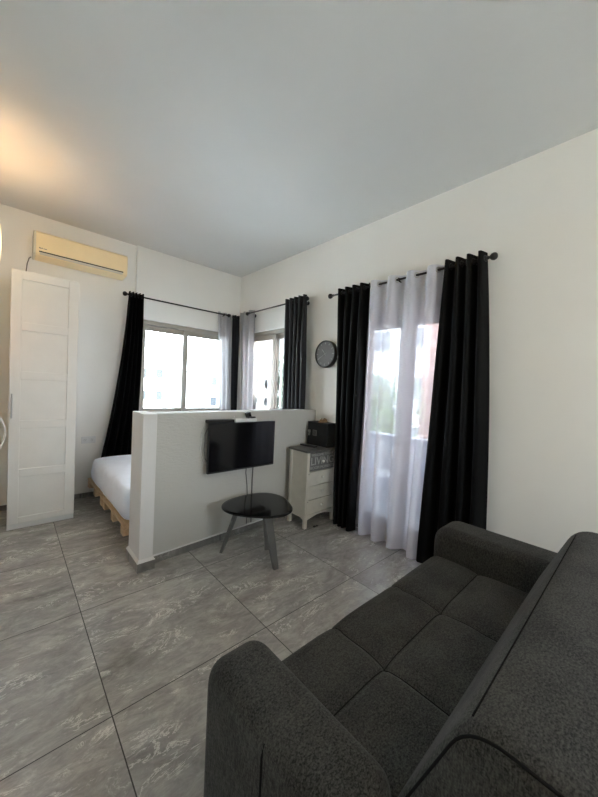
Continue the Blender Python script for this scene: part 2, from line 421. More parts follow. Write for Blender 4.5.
# ------------------------------------------------------------------ curtains and rods
def wall_map(wall):
    return (lambda s, d, z: Vector((s, -d, z))) if wall == 'b' else (lambda s, d, z: Vector((-d, s, z)))
ROD_D = .105
def rod(wall, s0, s1, z, label, brackets, fin=(1, 1), dist=ROD_D):
    mp = wall_map(wall)
    t = thing('curtain_rod', mp((s0 + s1) / 2, 0, z), label, 'curtain rod')
    MB().cyl(mp(s0, dist, z), mp(s1, dist, z), .0095).build('pole', M_blackmetal, t, True)
    sg = 1 if s1 > s0 else -1
    for s, e, on in ((s0, -sg, fin[0]), (s1, sg, fin[1])):
        if not on: continue
        ax = mp(e, dist, 0) - mp(0, dist, 0)
        prof = [(.0, -.012), (.012, -.012), (.013, 0), (.009, .006), (.014, .012), (.024, .022), (.028, .036), (.024, .050), (.014, .058), (0, .060)]
        MB().lathe(prof, mp(s, dist, z), ax, 20).build('finial', M_blackmetal, t, True)
    for s in brackets:
        b = MB(); b.tube([mp(s, .0, z - .02), mp(s, dist * .6, z - .018), mp(s, dist, z - .012)], .006, 8)
        ax = mp(0, 1, 0) - mp(0, 0, 0)
        b.lathe([(0, 0), (.025, 0), (.025, .006), (0, .008)], mp(s, 0, z - .02), ax, 16)
        b.torus(mp(s, dist, z), mp(1, 0, 0) - mp(0, 0, 0), .013, .004)
        b.build('bracket', M_blackmetal, t, True)
    return t
def curtain(wall, top, bot, zt, zb, folds, amp, mat, label, zrod, phase=0, mid=None, cloth='curtain', gmat=None, dist=ROD_D, group=None, gr=.021, d_bot=None, amp_b=None, seed=1, nv=36, ring_t=.0045):
    mp = wall_map(wall)
    rnd = random.Random(seed)
    ph = [(rnd.uniform(0, 6.28), rnd.uniform(.5, 1.7), rnd.uniform(-.5, .5)) for _ in range(4)]
    nu = int(folds * 22)
    amp_b = amp if amp_b is None else amp_b; d_bot = dist if d_bot is None else d_bot
    def fn(u, v):
        z = zt + (zb - zt) * v
        e = v
        a0 = top[0] + (bot[0] - top[0]) * e; a1 = top[1] + (bot[1] - top[1]) * e
        if mid:
            k = 4 * v * (1 - v); a0 += mid[0] * k; a1 += mid[1] * k
        wob = sum(c * math.sin(f * 2 * PI * u + p) for p, f, c in ph) * .28 * min(1, v * 2.2)
        th = 2 * PI * folds * (u + .035 * math.sin(2 * PI * u + seed) * min(1, v * 3)) + phase + wob
        s_ = math.sin(th); amp_z = amp + (amp_b - amp) * v
        d = dist + (d_bot - dist) * v + amp_z * (s_ * 1.18 if abs(s_) < .8 else math.copysign(.944 + (abs(s_) - .8) * .35, s_))
        d += .006 * math.sin(7 * u + 9 * v) * v
        s = a0 + (a1 - a0) * u + .006 * math.cos(th) * min(1, .3 + v)
        return mp(s, max(d, .018), z + .004 * math.sin(th * .5) * (1 if v == 1 else 0))
    m = MB().grid(fn, nu, nv)
    c = m.build(cloth, mat, None, True)
    tag(c, label, 'curtain', group)
    # eyelets where the cloth crosses the rod
    k = math.ceil(phase / PI)
    while True:
        u = (k * PI - phase) / (2 * PI * folds)
        if u > .99: break
        if u > .01:
            vv = (zt - zrod) / (zt - zb)
            p = fn(u, vv); q = fn(min(1, u + .004), vv); tdir = (q - p)
            nrm = Vector((-tdir.y, tdir.x, 0))
            if nrm.length < 1e-6: nrm = Vector((1, 0, 0))
            pp = Vector(p); 
            MB().torus(pp, nrm, gr, ring_t, 18, 6).build('eyelet', gmat or M_metal, c, True)
        k += 1
    return c
ZR1, ZR2, ZR3 = 2.462, 2.478, 2.437
rod('b', -1.63, -.285, ZR1, 'thin black curtain rod with ball ends above the window behind the bed', (-1.53, -.33), (1, 1))
rod('r', -.42, -1.62, ZR2, 'short black curtain rod above the side window nearest the corner', (-.44, -1.57), (1, 1))
rod('r', -2.065, -3.585, ZR3, 'long black curtain rod with ball ends above the balcony door', (-2.19, -2.86, -3.49), (1, 1))
GP = 'curtains'
curtain('b', (-1.625, -1.455), (-1.93, -1.50), ZR1 + .035, .25, 4.5, .042, M_black_cloth, 'black eyelet curtain flaring down behind the bed, left of the back window', ZR1, gmat=M_blackmetal, seed=3, mid=(.045, .025), amp_b=.04)
curtain('b', (-.425, -.21), (-.30, -.13), ZR1 + .03, .25, 2.0, .024, M_grey_cloth, 'light grey curtain on the right end of the back window rod', ZR1, phase=.4, seed=5, mid=(.0, 0), dist=.082)
curtain('b', (-.185, -.045), (-.12, -.03), ZR1 + .03, .25, 2.5, .030, M_dark_cloth, 'narrow black curtain squeezed into the corner between two grey curtains', ZR1, phase=1.0, gmat=M_blackmetal, seed=6, dist=.075)
curtain('r', (-.17, -.52), (-.33, -.60), ZR2 + .045, .25, 2.5, .026, M_grey_cloth, 'light grey curtain on the corner end of the side window rod', ZR2, phase=2.6, seed=8, dist=.08)
curtain('r', (-1.29, -1.655), (-1.37, -1.71), ZR2 + .045, .25, 4.5, .042, M_dark_cloth, 'black eyelet curtain at the right of the side window, next to the clock', ZR2, gmat=M_blackmetal, seed=9)
curtain('r', (-2.155, -2.535), (-2.29, -2.53), ZR3 + .045, .03, 4.0, .042, M_black_cloth, 'black floor-length curtain left of the balcony door, beside the dresser', ZR3, gmat=M_blackmetal, seed=11, mid=(0, -.0), d_bot=.15)
curtain('r', (-2.55, -3.30), (-2.57, -3.23), ZR3 + .04, .03, 4.0, .040, M_sheer, 'white sheer curtain hanging over the balcony door', ZR3, phase=-.3, seed=12, cloth='sheer_curtain', d_bot=.12, amp_b=.05)
curtain('r', (-3.275, -3.565), (-3.20, -3.69), ZR3 + .05, .03, 3.6, .046, M_black_cloth, 'black floor-length curtain right of the balcony door, behind the sofa arm', ZR3, gmat=M_blackmetal, seed=15, d_bot=.13, mid=(0, -.02))

# ------------------------------------------------------------------ wardrobe
t = thing('wardrobe', (-2.43, -.3, 0), 'tall narrow white wardrobe with a five-panel door', 'wardrobe')
X0, X1, Y0, Y1, ZT = -2.687, -2.187, -.58, .028, 2.356
c = MB(); th = .018
c.box(X0, X0 + th, Y0, Y1, 0, ZT); c.box(X1 - th, X1, Y0, Y1, 0, ZT); c.box(X0 + th, X1 - th, Y0, Y1, ZT - th, ZT)
c.box(X0 + th, X1 - th, Y1 - .01, Y1, .06, ZT - th); c.box(X0 + th, X1 - th, Y0, Y1 - .01, .05, .068)
c.build('carcass', M_cabside, t, bevel=.0015)
B(X0 + th, X1 - th, Y0 + .004, Y0 + .02, 0, .05).build('plinth', M_cabside, t)
d = MB(); dx0, dx1, dz0, dz1 = X0 + .001, X1 - .001, .055, ZT - .002; yf, yb = -.602, -.583
px0, px1 = -2.611, -2.270
d.box(dx0, px0, yf, yb, dz0, dz1); d.box(px1, dx1, yf, yb, dz0, dz1)
panels = [(.112, .485), (.558, .932), (1.005, 1.378), (1.452, 1.822), (1.896, 2.278)]
zs = [dz0] + [v for p in panels for v in p] + [dz1]
for i in range(0, len(zs), 2): d.box(px0, px1, yf, yb, zs[i], zs[i + 1])
dr = d.build('door', M_cab, t, bevel=.0025)
for a, b_ in panels: B(px0 - .004, px1 + .004, yf + .013, yb - .002, a - .004, b_ + .004).build('door_panel', M_cab, dr)
h = MB(); hx = -2.668
h.tube([(hx, yf, 1.245), (hx, yf - .028, 1.245), (hx, yf - .028, 1.03), (hx, yf, 1.03)], .0055, 8)
h.build('handle', M_metal, dr)

# ------------------------------------------------------------------ air conditioner
t = thing('air_conditioner', (-2.1, .03, 2.60), 'yellow ivory wall air conditioner above the wardrobe', 'air conditioner')
ax0, ax1 = -2.525, -1.667
prof = [(.03, 2.885), (-.10, 2.895), (-.165, 2.888), (-.19, 2.87), (-.196, 2.78), (-.194, 2.69), (-.189, 2.664), (-.165, 2.648), (.03, 2.642)]
MB().loft([[(ax0, y, z) for y, z in prof], [(ax0 + .018, y, z) for y, z in prof]]).build('end_cap', M_ac2, t, bevel=.004)
MB().loft([[(ax0 + .0185, y, z) for y, z in prof], [(ax1, y, z) for y, z in prof]]).build('housing', M_ac, t, bevel=.006)
MB().loft([[(x, -.1975, 2.676), (x, -.1930, 2.660), (x, -.180, 2.655), (x, -.180, 2.676)] for x in (ax0 + .05, ax1 - .05)]).build('louvre', M_ac2, t)
B(ax0 + .045, ax1 - .045, -.1985, -.185, 2.676, 2.687).build('air_slot', M_slot, t)
mk = MB()
for i, (wd, hh) in enumerate(((.008, .011), (.006, .007), (.006, .010), (.003, .009), (.006, .007), (.007, .007), (.006, .007))):
    mk.box(ax0 + .045 + i * .009, ax0 + .045 + i * .009 + wd, -.1975, -.1945, 2.712, 2.712 + hh)
mk.build('badge', M_greycord, t)
tag(MB().tube([(-2.535, .0, 2.66), (-2.55, -.01, 2.64), (-2.565, -.01, 2.58), (-2.572, -.005, 2.50), (-2.575, .01, 2.40), (-2.575, .015, 2.30)], .0045, 8).build('power_cord', M_greycord, None, True),
    'thin grey cord running down from the air conditioner behind the wardrobe', 'cord')

# wall socket
t = thing('wall_socket', (-1.975, .03, .65), 'white double wall socket beside the wardrobe', 'socket')
B(-2.05, -1.905, .020, .030, .648, .73).build('plate', M_white, t, bevel=.003)
for cx in (-2.012, -1.943):
    MB().lathe([(0, 0), (.021, 0), (.021, .002), (.017, .003), (0, .003)], (cx, .020, .689), (0, -1, 0), 20).build('socket_face', M_cabside, t)
    hh = MB()
    for dx, dz in ((-.007, .006), (.007, .006), (0, -.008)): hh.lathe([(0, 0), (.0022, 0), (.0022, .001), (0, .001)], (cx + dx, .0165, .689 + dz), (0, -1, 0), 8)
    hh.build('pin_hole', M_slot, t)

# ------------------------------------------------------------------ bed on pallets
def pallet(name, x0, x1, y0, y1, zb, label):
    t = thing(name, ((x0 + x1) / 2, (y0 + y1) / 2, zb), label, 'pallet', None)
    zt = zb + .104
    n = 9; bw = .10
    for i in range(n):
        xx = x0 + (x1 - x0 - bw) * i / (n - 1)
        B(xx, xx + bw, y0, y1, zt - .022, zt).build('deck_board', M_pine, t, bevel=.002)
    for i in range(3):
        yy = y0 + (y1 - y0 - .09) * i / 2
        B(x0 + .004, x1, yy, yy + .09, zt - .042, zt - .0225).build('stringer_board', M_pine, t, bevel=.002)
        for j in range(3):
            xx = x0 + .002 + (x1 - x0 - .11) * j / 2
            B(xx, xx + .10, yy + .002, yy + .088, zb, zt - .0425).build('block', M_pine, t, bevel=.002)
    return t
pallet('wooden_pallet', -1.985, -.05, -.80, -.03, .14, 'raw pine pallet under the mattress, nearest the back window')
pallet('wooden_pallet', -1.985, -.05, -1.61, -.83, .14, 'raw pine pallet under the mattress, nearest the half wall')
tg = MB()
for yy in (-.22, -.60, -1.05, -1.42): tg.box(-1.70, -.15, yy - .05, yy + .05, 0, .14)
tag(tg.build('bed_riser', M_darkwood), 'dark wooden bearers on the floor beneath the bed pallets', 'bed base')
# mattress with fitted sheet, rounded and slightly wrinkled
def mat_fn():
    m = MB(); x0, x1, y0, y1, z0, z1 = -1.985, -.175, -1.62, -.17, .249, .517
    rings = []
    prof = [(.055, 0), (.02, .012), (.0, .05), (-.008, .11), (.0, .18), (.006, .225), (.020, .25), (.045, .264), (.09, .271)]
    N = 220
    def ring(ins, z, k):
        r = []
        a, b_ = (x1 - x0) / 2 - ins, (y1 - y0) / 2 - ins; cx, cy = (x0 + x1) / 2, (y0 + y1) / 2
        rc = .12
        for i in range(N):
            th = 2 * PI * i / N
            e = 22
            cs, sn = math.cos(th), math.sin(th)
            rr = (abs(cs) ** e + abs(sn) ** e) ** (-1 / e)
            px, py = cx + a * rr * cs, cy + b_ * rr * sn
            wv = .007 * math.sin(th * 31 + k * .9) * math.sin(th * 7 + 2) * (1 if 1 < k < 7 else .2)
            r.append((px + wv * cs, py + wv * sn, z + .004 * math.sin(9 * th + k)))
        return r
    for k, (ins, dz) in enumerate(prof): rings.append(ring(ins, z0 + dz, k))
    m.loft(rings)
    return m
ms = mat_fn().build('mattress', M_sheet, None, True)
tag(ms, 'mattress in a white sheet on the pallets behind the half wall', 'mattress')
# ------------------------------------------------------------------ television and things on it
t = thing('television', (-1.104, HY, .65), 'black flat television mounted on the half wall', 'television')
R = Matrix.Rotation(math.radians(-1.5), 3, 'X')
B(-1.440, -.735, -1.962, -1.935, .652, 1.085).build('bezel', M_blackpl, t, bevel=.006)
B(-1.433, -.742, -1.9635, -1.960, .668, 1.078).build('screen', M_screen, t)
B(-1.33, -.88, -1.935, -1.895, .70, 1.00).build('rear_housing', M_blackpl, t, bevel=.01)
m = MB(); m.box(-1.25, -.96, HY - .030, HY - .013, .74, .96); m.box(-1.14, -1.07, -1.896, HY - .030, .80, .90)
m.build('wall_bracket', M_blackmetal, t)
t = thing('set_top_box', (-1.33, -1.91, 1.086), 'flat black set-top box on the left end of the television top', 'set-top box')
MB().box(-1.446, -1.200, -1.968, -1.90, 1.0855, 1.114).build('case', M_blackpl, t, bevel=.005)
B(-1.440, -1.206, -1.9695, -1.974, 1.094, 1.108).build('front_panel', M_screen, t)
t = thing('router', (-1.07, -1.91, 1.086), 'small white router on top of the television beside the black box', 'router')
MB().box(-1.19, -.955, -1.965, -1.90, 1.0855, 1.116).build('case', M_white, t, bevel=.008)
for xx in (-1.16, -.985):
    MB().cyl((xx, -1.89, 1.11), (xx + .004, -1.885, 1.135), .0035, .003, 8).build('antenna', M_white, t, True)
t = thing('tv_camera_clip', (-1.0, -1.93, 1.118), 'small black clip-on camera leaning on the white router', 'camera')
RZ = Matrix.Rotation(.35, 3, 'Y')
B(-1.055, -1.015, -1.955, -1.905, 1.121, 1.172, rot=Matrix.Rotation(-.35, 3, 'Y')).build('body', M_blackpl, t, bevel=.006)
B(-1.02, -.965, -1.952, -1.912, 1.117, 1.132, rot=Matrix.Rotation(.0, 3, 'Y')).build('clip', M_blackpl, t, bevel=.004)
MB().lathe([(0, 0), (.011, 0), (.011, .006), (.007, .008), (0, .008)], (-1.036, -1.956, 1.15), (0, -1, 0), 16).build('lens', M_screen, t)
tag(MB().tube([(-1.43, -1.905, 1.08), (-1.455, -1.905, 1.05), (-1.478, -1.90, .99), (-1.472, -1.90, .92), (-1.480, -1.895, .87), (-1.465, -1.893, .80), (-1.44, -1.895, .74), (-1.38, -1.895, .70)], .004, 8).build('cable', M_cord, None, True), 'white cable looping out behind the left edge of the television', 'cable')
tag(MB().tube([(-1.43, -1.918, 1.04), (-1.452, -1.918, .99), (-1.450, -1.918, .93), (-1.455, -1.915, .86), (-1.44, -1.912, .78), (-1.41, -1.912, .72)], .0035, 8).build('cable', M_greycord, None, True), 'grey cable tight behind the left edge of the television', 'cable')
tag(MB().tube([(-.985, -1.87, .80), (-.982, -1.856, .66), (-.985, -1.854, .58), (-.965, -1.854, .45), (-.955, -1.853, .33), (-.95, -1.853, .20), (-.955, -1.853, .075)], .0045, 8).build('cable', M_greycord, None, True), 'thin grey cable down the half wall under the television, left one', 'cable')
tag(MB().tube([(-.91, -1.87, .80), (-.905, -1.855, .66), (-.906, -1.852, .50), (-.905, -1.852, .30), (-.90, -1.852, .075)], .006, 8).build('cable', M_greycord, None, True), 'thicker grey cable down the half wall under the television, right one', 'cable')

# ------------------------------------------------------------------ coffee table
t = thing('coffee_table', (-1.10, -2.26, 0), 'low coffee table with a rounded black glass top and three splayed grey legs', 'table')
def tt(th, k=1.0):
    a = th - math.radians(158)
    r = .288 * k * (1 + .085 * math.cos(a) + .075 * math.cos(3 * a))
    return (-1.085 + r * math.cos(th) * 1.0, -2.268 + r * math.sin(th) * 1.0)
N = 72; rg = []
for k, z in ((.965, .408), (1.0, .411), (1.0, .418), (.985, .4215), (.9, .4215)):
    rg.append([(*tt(2 * PI * i / N, k), z) for i in range(N)])
MB().loft(rg).build('tabletop', M_tabletop, t, True)
def leg(top, bot, label=None):
    a = Vector(top); b_ = Vector(bot); ax = (b_ - a); out = Vector((ax.x, ax.y, 0)).normalized(); sd = Vector((-out.y, out.x, 0))
    m = MB(); rings = []
    for f_, w1, w2 in ((0, .042, .016), (.5, .034, .014), (1, .022, .012)):
        p = a + ax * f_
        rings.append([p + sd * (w1 * cx) + out * (w2 * cy) for cx, cy in ((-1, -1), (1, -1), (1, 1), (-1, 1))])
    m.loft(rings); o = m.build('leg', M_legs, t, bevel=.003); return o
for tp, bt in (((-1.25, -2.17, .408), (-1.335, -2.065, 0)), ((-1.13, -2.40, .408), (-1.128, -2.545, 0)), ((-.975, -2.20, .408), (-1.005, -2.265, 0))):
    leg(tp, bt)
m = MB().prism([(-1.27, -2.15, .400), (-1.10, -2.44, .400), (-.95, -2.24, .400)], (0, 0, .008)); m.build('under_plate', M_legs, t)

# ------------------------------------------------------------------ dresser
t = thing('dresser', (-.27, -2.03, 0), 'narrow antique white dresser with four drawers and a grey top, against the half wall', 'dresser')
dx0, dx1, dy0, dy1 = -.470, -.030, -2.17, -1.90
DZ = .775
m = MB()
for (x, y) in ((dx0, dy0), (dx1 - .035, dy0), (dx0, dy1 - .035), (dx1 - .035, dy1 - .035)):
    B(x, x + .035, y, y + .035, 0, DZ).build('leg', M_dres, t, bevel=.003)
B(dx0 + .008, dx0 + .020, dy0 + .035, dy1 - .035, .10, DZ).build('side_panel', M_dres, t)
B(dx1 - .020, dx1 - .008, dy0 + .035, dy1 - .035, .10, DZ).build('side_panel', M_dres, t)
B(dx0 + .004, dx0 + .010, dy0 + .036, dy1 - .036, .13, .17).build('side_rail', M_dres, t)
B(dx0 + .035, dx1 - .035, dy1 - .02, dy1 - .01, .10, DZ).build('back_panel', M_dres, t)
# arched apron
def apron(y0, y1, x0, x1, axis='x'):
    pts = [(x0, .135), (x0, .085)]
    for i in range(13):
        f_ = i / 12; pts.append((x0 + (x1 - x0) * f_, .085 + .032 * math.sin(PI * f_)))
    pts += [(x1, .085), (x1, .135)]
    if axis == 'x': return MB().prism([(p, y0, q) for p, q in pts], (0, y1 - y0, 0))
    return MB().prism([(y0, p, q) for p, q in pts], (y1 - y0, 0, 0))
apron(dy0 + .002, dy0 + .018, dx0 + .035, dx1 - .035).build('apron', M_dres, t)
apron(dx0 + .004, dx0 + .018, dy0 + .035, dy1 - .035, 'y').build('side_apron', M_dres, t)
m = MB()
m.box(dx0 + .035, dx1 - .035, dy0 + .012, dy0 + .03, .135, .145)
tops = [(.580, .765), (.432, .572), (.288, .425), (.142, .281)]
m.build('drawer_rail', M_dres, t)
B(dx0 - .018, dx1 + .018, dy0 - .018, dy1 + .012, DZ, DZ + .018).build('top', M_dresser_top, t, bevel=.004)
xc = (dx0 + dx1) / 2
for i, (a, b_) in enumerate(tops):
    dd = B(dx0 + .037, dx1 - .037, dy0 + .001, dy0 + .018, a, b_).build('drawer', M_slate if i == 0 else M_dres, t, bevel=.002)
    if i == 0: dd['label'] = 'slate grey drawer front lettered LIVING'
    MB().lathe([(0, 0), (.006, 0), (.005, .008), (.012, .014), (.014, .020), (.010, .026), (0, .028)], (xc, dy0 + .001, (a + b_) / 2 + (.006 if i else 0)), (0, -1, 0), 16).build('knob', M_ceramic, dd, True)
    if i == 0:
        text_mesh('LIVING', .112, M_ink, 'lettering', dd, (xc, dy0 - .0005, .677), (1, 0, 0), (0, 0, 1), .0008, bold=.0012)
        text_mesh('WELCOME TO OUR', .036, M_ink, 'lettering', dd, (xc, dy0 - .0005, .743), (1, 0, 0), (0, 0, 1), .0008)
        text_mesh('ROOM MOMENTS', .044, M_ink, 'lettering', dd, (xc, dy0 - .0005, .611), (1, 0, 0), (0, 0, 1), .0008)
for zz in (.555, .27): MB().lathe([(0, 0), (.004, 0), (.004, .002), (0, .002)], (dx0 + .030, dy0, zz), (0, -1, 0), 10).build('screw_hole', M_slot, t)
TZ = DZ + .018
# safe: its door faces left, its side faces the room
t = thing('safe', (-.09, -1.98, TZ), 'small black electronic safe on the dresser', 'safe')
fx, sx1, sy0, sy1, sz1 = -.168, -.008, -2.135, -1.832, TZ + .258
B(fx + .006, sx1, sy0, sy1, TZ, sz1).build('body', M_safe, t, bevel=.004)
B(fx, fx + .006, sy0 + .008, sy1 - .008, TZ + .008, sz1 - .008).build('door', M_safe, t, bevel=.002)
kz = TZ + .140
B(fx - .008, fx, -1.985, -1.925, kz - .032, kz + .032).build('keypad', M_greycord, t, bevel=.003)
for i in range(3):
    for j in range(4): B(fx - .011, fx - .008, -1.978 + i * .017, -1.966 + i * .017, kz - .025 + j * .0135, kz - .016 + j * .0135).build('keypad_button', M_blackpl, t)
MB().lathe([(0, 0), (.015, 0), (.015, .014), (.011, .018), (0, .018)], (fx, -1.872, kz + .014), (-1, 0, 0), 18).build('knob', M_metal, t, True)
B(fx - .022, fx - .004, -1.888, -1.878, kz - .035, kz + .010, rot=Matrix.Rotation(.2, 3, 'X')).build('key', M_metal, t)
# ornament on the safe
t = thing('wooden_ornament', (-.09, -1.98, sz1), 'small brown carved wooden ornament on top of the black safe', 'ornament')
B(-.155, -.035, -2.03, -1.985, sz1, sz1 + .010).build('base', M_brown, t, bevel=.002)
for k, (xx, hh) in enumerate(((-.145, .028), (-.125, .038), (-.103, .033), (-.082, .040), (-.062, .036), (-.045, .026))):
    MB().lathe([(0, 0), (.009, 0), (.010, hh * .4), (.005, hh * .7), (.008, hh * .85), (0, hh)], (xx, -2.008, sz1 + .010), (0, 0, 1), 12).build('spindle', M_brown, t, True)
t = thing('remote_control', (-.27, -1.97, TZ), 'black remote control on the dresser in front of the safe', 'remote control')
rt = Matrix.Rotation(math.radians(5), 3, 'Z'); pv = (-.27, -1.97, TZ + .009)
B(-.296, -.244, -2.075, -1.865, TZ, TZ + .018, rot=rt, piv=pv).build('body', M_blackpl, t, bevel=.005)
for i in range(6):
    for j in range(2): B(-.286 + j * .020, -.274 + j * .020, -2.055 + i * .026, -2.043 + i * .026, TZ + .018, TZ + .0195, rot=rt, piv=pv).build('button', M_greycord, t)
# small black plug on the floor
t = thing('floor_plug', (-.33, -2.17, 0), 'tiny black plug lying on the floor under the dresser', 'plug')
B(-.36, -.335, -2.20, -2.18, 0, .016).build('body', M_blackpl, t, bevel=.003)
B(-.32, -.30, -2.20, -2.18, 0, .013).build('cap', M_blackpl, t, bevel=.003)

# ------------------------------------------------------------------ wall clock
cy, cz = -1.942, 1.818
t = thing('wall_clock', (0, cy, cz), 'round dark grey wall clock between the two right-hand windows', 'clock')
MB().lathe([(0, 0), (.148, 0), (.152, .004), (.152, .058), (.146, .063), (.140, .058), (.140, .052), (0, .052)], (0, cy, cz), (-1, 0, 0), 56).build('case', M_blackmetal, t, True)
MB().lathe([(0, 0), (.139, 0), (.139, .0015), (0, .0015)], (-.052, cy, cz), (-1, 0, 0), 48).build('dial', M_clockface, t)
def mark(ang, r0, r1, w_, name, xx, mat=M_tick):
    a = math.radians(ang); s_, c_ = -math.sin(a), math.cos(a)   # clockwise seen from inside the room
    p = lambda r, o: (xx, cy + s_ * r + c_ * o * -1, cz + c_ * r - s_ * o * -1 * -1)
    d1 = Vector((0, s_, c_)); d2 = Vector((0, c_, -s_)); c0 = Vector((xx, cy, cz))
    pts = [c0 + d1 * r0 - d2 * w_, c0 + d1 * r1 - d2 * w_, c0 + d1 * r1 + d2 * w_, c0 + d1 * r0 + d2 * w_]
    return MB().prism(pts, (-.0012, 0, 0)).build(name, mat, t)
for k in range(12): mark(k * 30, .108, .130, .0016, 'hour_mark', -.0538)
mark(320, -.02, .070, .0022, 'hour_hand', -.0555)
mark(241, -.03, .108, .0016, 'minute_hand', -.0572)
MB().lathe([(0, 0), (.006, 0), (.006, .003), (0, .004)], (-.058, cy, cz), (-1, 0, 0), 14).build('hub', M_tick, t)

# ------------------------------------------------------------------ sofa
t = thing('sofa', (-1.33, -4.05, 0), 'charcoal grey fabric two-seat sofa with tufted seat, in the foreground', 'sofa')
SX0, SX1 = -2.05, -.690
YF, YBK = -3.555, -4.12
ATOP = .598
def arm(x0, x1, YBK=YBK):
    m = MB(); prof = []
    # cross-section in YZ with big rounded front-top corner, then rounded along X
    rc, n = .10, 8
    prof = [(YF + 0.0, .05), (YF, ATOP - rc)]
    prof += [(YF - rc + rc * math.cos(PI / 2 * i / n), ATOP - rc + rc * math.sin(PI / 2 * i / n)) for i in range(1, n + 1)]
    prof += [(YBK, ATOP), (YBK, .05)]
    m.loft([[(x0, y, z) for y, z in prof], [(x1, y, z) for y, z in prof]])
    return m
a1 = arm(-2.235, SX0).build('armrest', M_sofa, t, bevel=.05, seg=7)
a2 = arm(SX1, -.455, -4.33).build('armrest', M_sofa, t, bevel=.05, seg=7)
MB().tube([(-2.2362, -3.868, .07), (-2.2362, -3.868, .54), (-2.228, -3.868, .57)], .003, 6).build('seam', M_pipe, a1)
# seat: profile swept along x with puffed cells and stitched grooves
seams_x = [-1.648, -1.178]; seam_y = -3.835
prof = []
for i in range(8): prof.append((YF - .0, .17 + .18 * i / 8))
rc = .062
for i in range(9): prof.append((YF - rc + rc * math.cos(PI / 2 * i / 8), .352 + rc * math.sin(PI / 2 * i / 8)))
yy = YF - rc
n2 = 84
for i in range(1, n2 + 1): prof.append((yy + (-4.22 - yy) * i / n2, .414))
NX = 220
xe = [SX0 + .002] + seams_x + [SX1 - .002]
def sx(i): return xe[0] + (xe[-1] - xe[0]) * i / NX
def seatpt(i, j):
    x = sx(i); y, z = prof[j]
    a = prof[max(0, j - 1)]; b_ = prof[min(len(prof) - 1, j + 1)]
    ty, tz = b_[0] - a[0], b_[1] - a[1]; l = math.hypot(ty, tz); ny, nz = tz / l, -ty / l
    if nz < 0 and j > 16: ny, nz = -ny, -nz
    dxs = min(abs(x - s_) for s_ in seams_x); dys = abs(y - seam_y) if j > 10 else 1
    # curved seams
    e_ = min(x - xe[0], xe[-1] - x)
    g = -.009 * math.exp(-(dxs / .010) ** 2) - .009 * math.exp(-(dys / .010) ** 2) - .010 * math.exp(-(min(dxs, .2) / .05) ** 2 - (min(dys, .3) / .05) ** 2) - .012 * math.exp(-(e_ / .012) ** 2)
    puff = .010 * (1 - math.exp(-(dxs / .06) ** 2)) * (1 - math.exp(-(dys / .06) ** 2))
    if j < 18: puff *= .5; g *= .6
    wr = .0035 * math.sin(38 * (x * .45 + y * .9) + 2 * math.sin(6 * x)) * math.exp(-((x + 1.35) / .28) ** 2 - ((y + 3.68) / .16) ** 2)
    wr += .003 * math.sin(44 * (x * .2 - y) + 3 * math.sin(5 * x)) * math.exp(-((x + 1.30) / .22) ** 2 - ((y + 3.98) / .12) ** 2)
    d_ = g + puff + wr
    return (x, y + ny * d_, z + nz * d_)
m = MB(); rings = [[seatpt(i, j) for j in range(len(prof))] + [(sx(i), -4.22, .17)] for i in range(NX + 1)]
m.loft(rings)
seat = m.build('seat_cushion', M_sofa, t, True)
# stitched thread in the grooves
def thread(pts): return MB().tube(pts, .0022, 6)
for s_ in seams_x:
    i = round((s_ - xe[0]) / (xe[-1] - xe[0]) * NX)
    thread([Vector(seatpt(i, j)) + Vector((0, 0, .001)) for j in range(4, len(prof) - 4, 2)]).build('seam', M_pipe, seat)
jj = min(range(17, len(prof)), key=lambda j: abs(prof[j][0] - seam_y))
thread([Vector(seatpt(i, jj)) + Vector((0, 0, .001)) for i in range(1, NX, 3)]).build('seam', M_pipe, seat)
B(SX0 + .005, SX1 - .005, -4.2, YF - .012, .06, .168).build('base', M_sofa, t, bevel=.01)
# backrest: slanted front, broad flat top
BX0, BX1, BZ = -2.062, -.655, .822
prof_b = [(-4.14, .06), (-4.075, .40), (-4.10, .50), (-4.238, BZ), (-4.62, BZ - .015), (-4.66, .70), (-4.66, .06)]
def rnd(prof, r, n=5):
    out = []
    for i, p in enumerate(prof):
        a = Vector(prof[i - 1]); b_ = Vector(p); c = Vector(prof[(i + 1) % len(prof)])
        u = (a - b_); v = (c - b_); rr = min(r, u.length * .45, v.length * .45)
        p0 = b_ + u.normalized() * rr; p1 = b_ + v.normalized() * rr
        for k in range(n + 1):
            f_ = k / n; out.append(tuple((p0 * (1 - f_) ** 2 + b_ * 2 * f_ * (1 - f_) + p1 * f_ ** 2)))
    return out
pb = rnd(prof_b, .075, 7)
def inset(pts, e):
    cy_ = sum(p[0] for p in pts) / len(pts); cz_ = sum(p[1] for p in pts) / len(pts)
    out = []
    for y, z in pts:
        sy = max(0, 1 - e / .28); sz = max(0, 1 - e / .36)
        out.append((cy_ + (y - cy_) * sy, cz_ + (z - cz_) * sz))
    return out
rings = []
nn = 6; rr = .045
xs_ = [(BX0 + rr * (1 - math.sin(PI / 2 * k / nn)), rr * (1 - math.cos(PI / 2 * (k) / nn)) ) for k in range(nn, -1, -1)]
xs_ = [(BX0 + rr - rr * math.cos(PI / 2 * k / nn), rr * (1 - math.sin(PI / 2 * k / nn))) for k in range(nn + 1)]
left = xs_; right = [(BX1 - (x - BX0), e) for x, e in reversed(xs_)]
mids = [(BX0 + .05 + (BX1 - BX0 - .10) * k / 30, -.0) for k in range(31)]
for x, e in left + mids + right: rings.append([(x, y, z) for y, z in inset(pb, e)])
bk = MB().loft(rings).build('backrest', M_sofa, t, True)
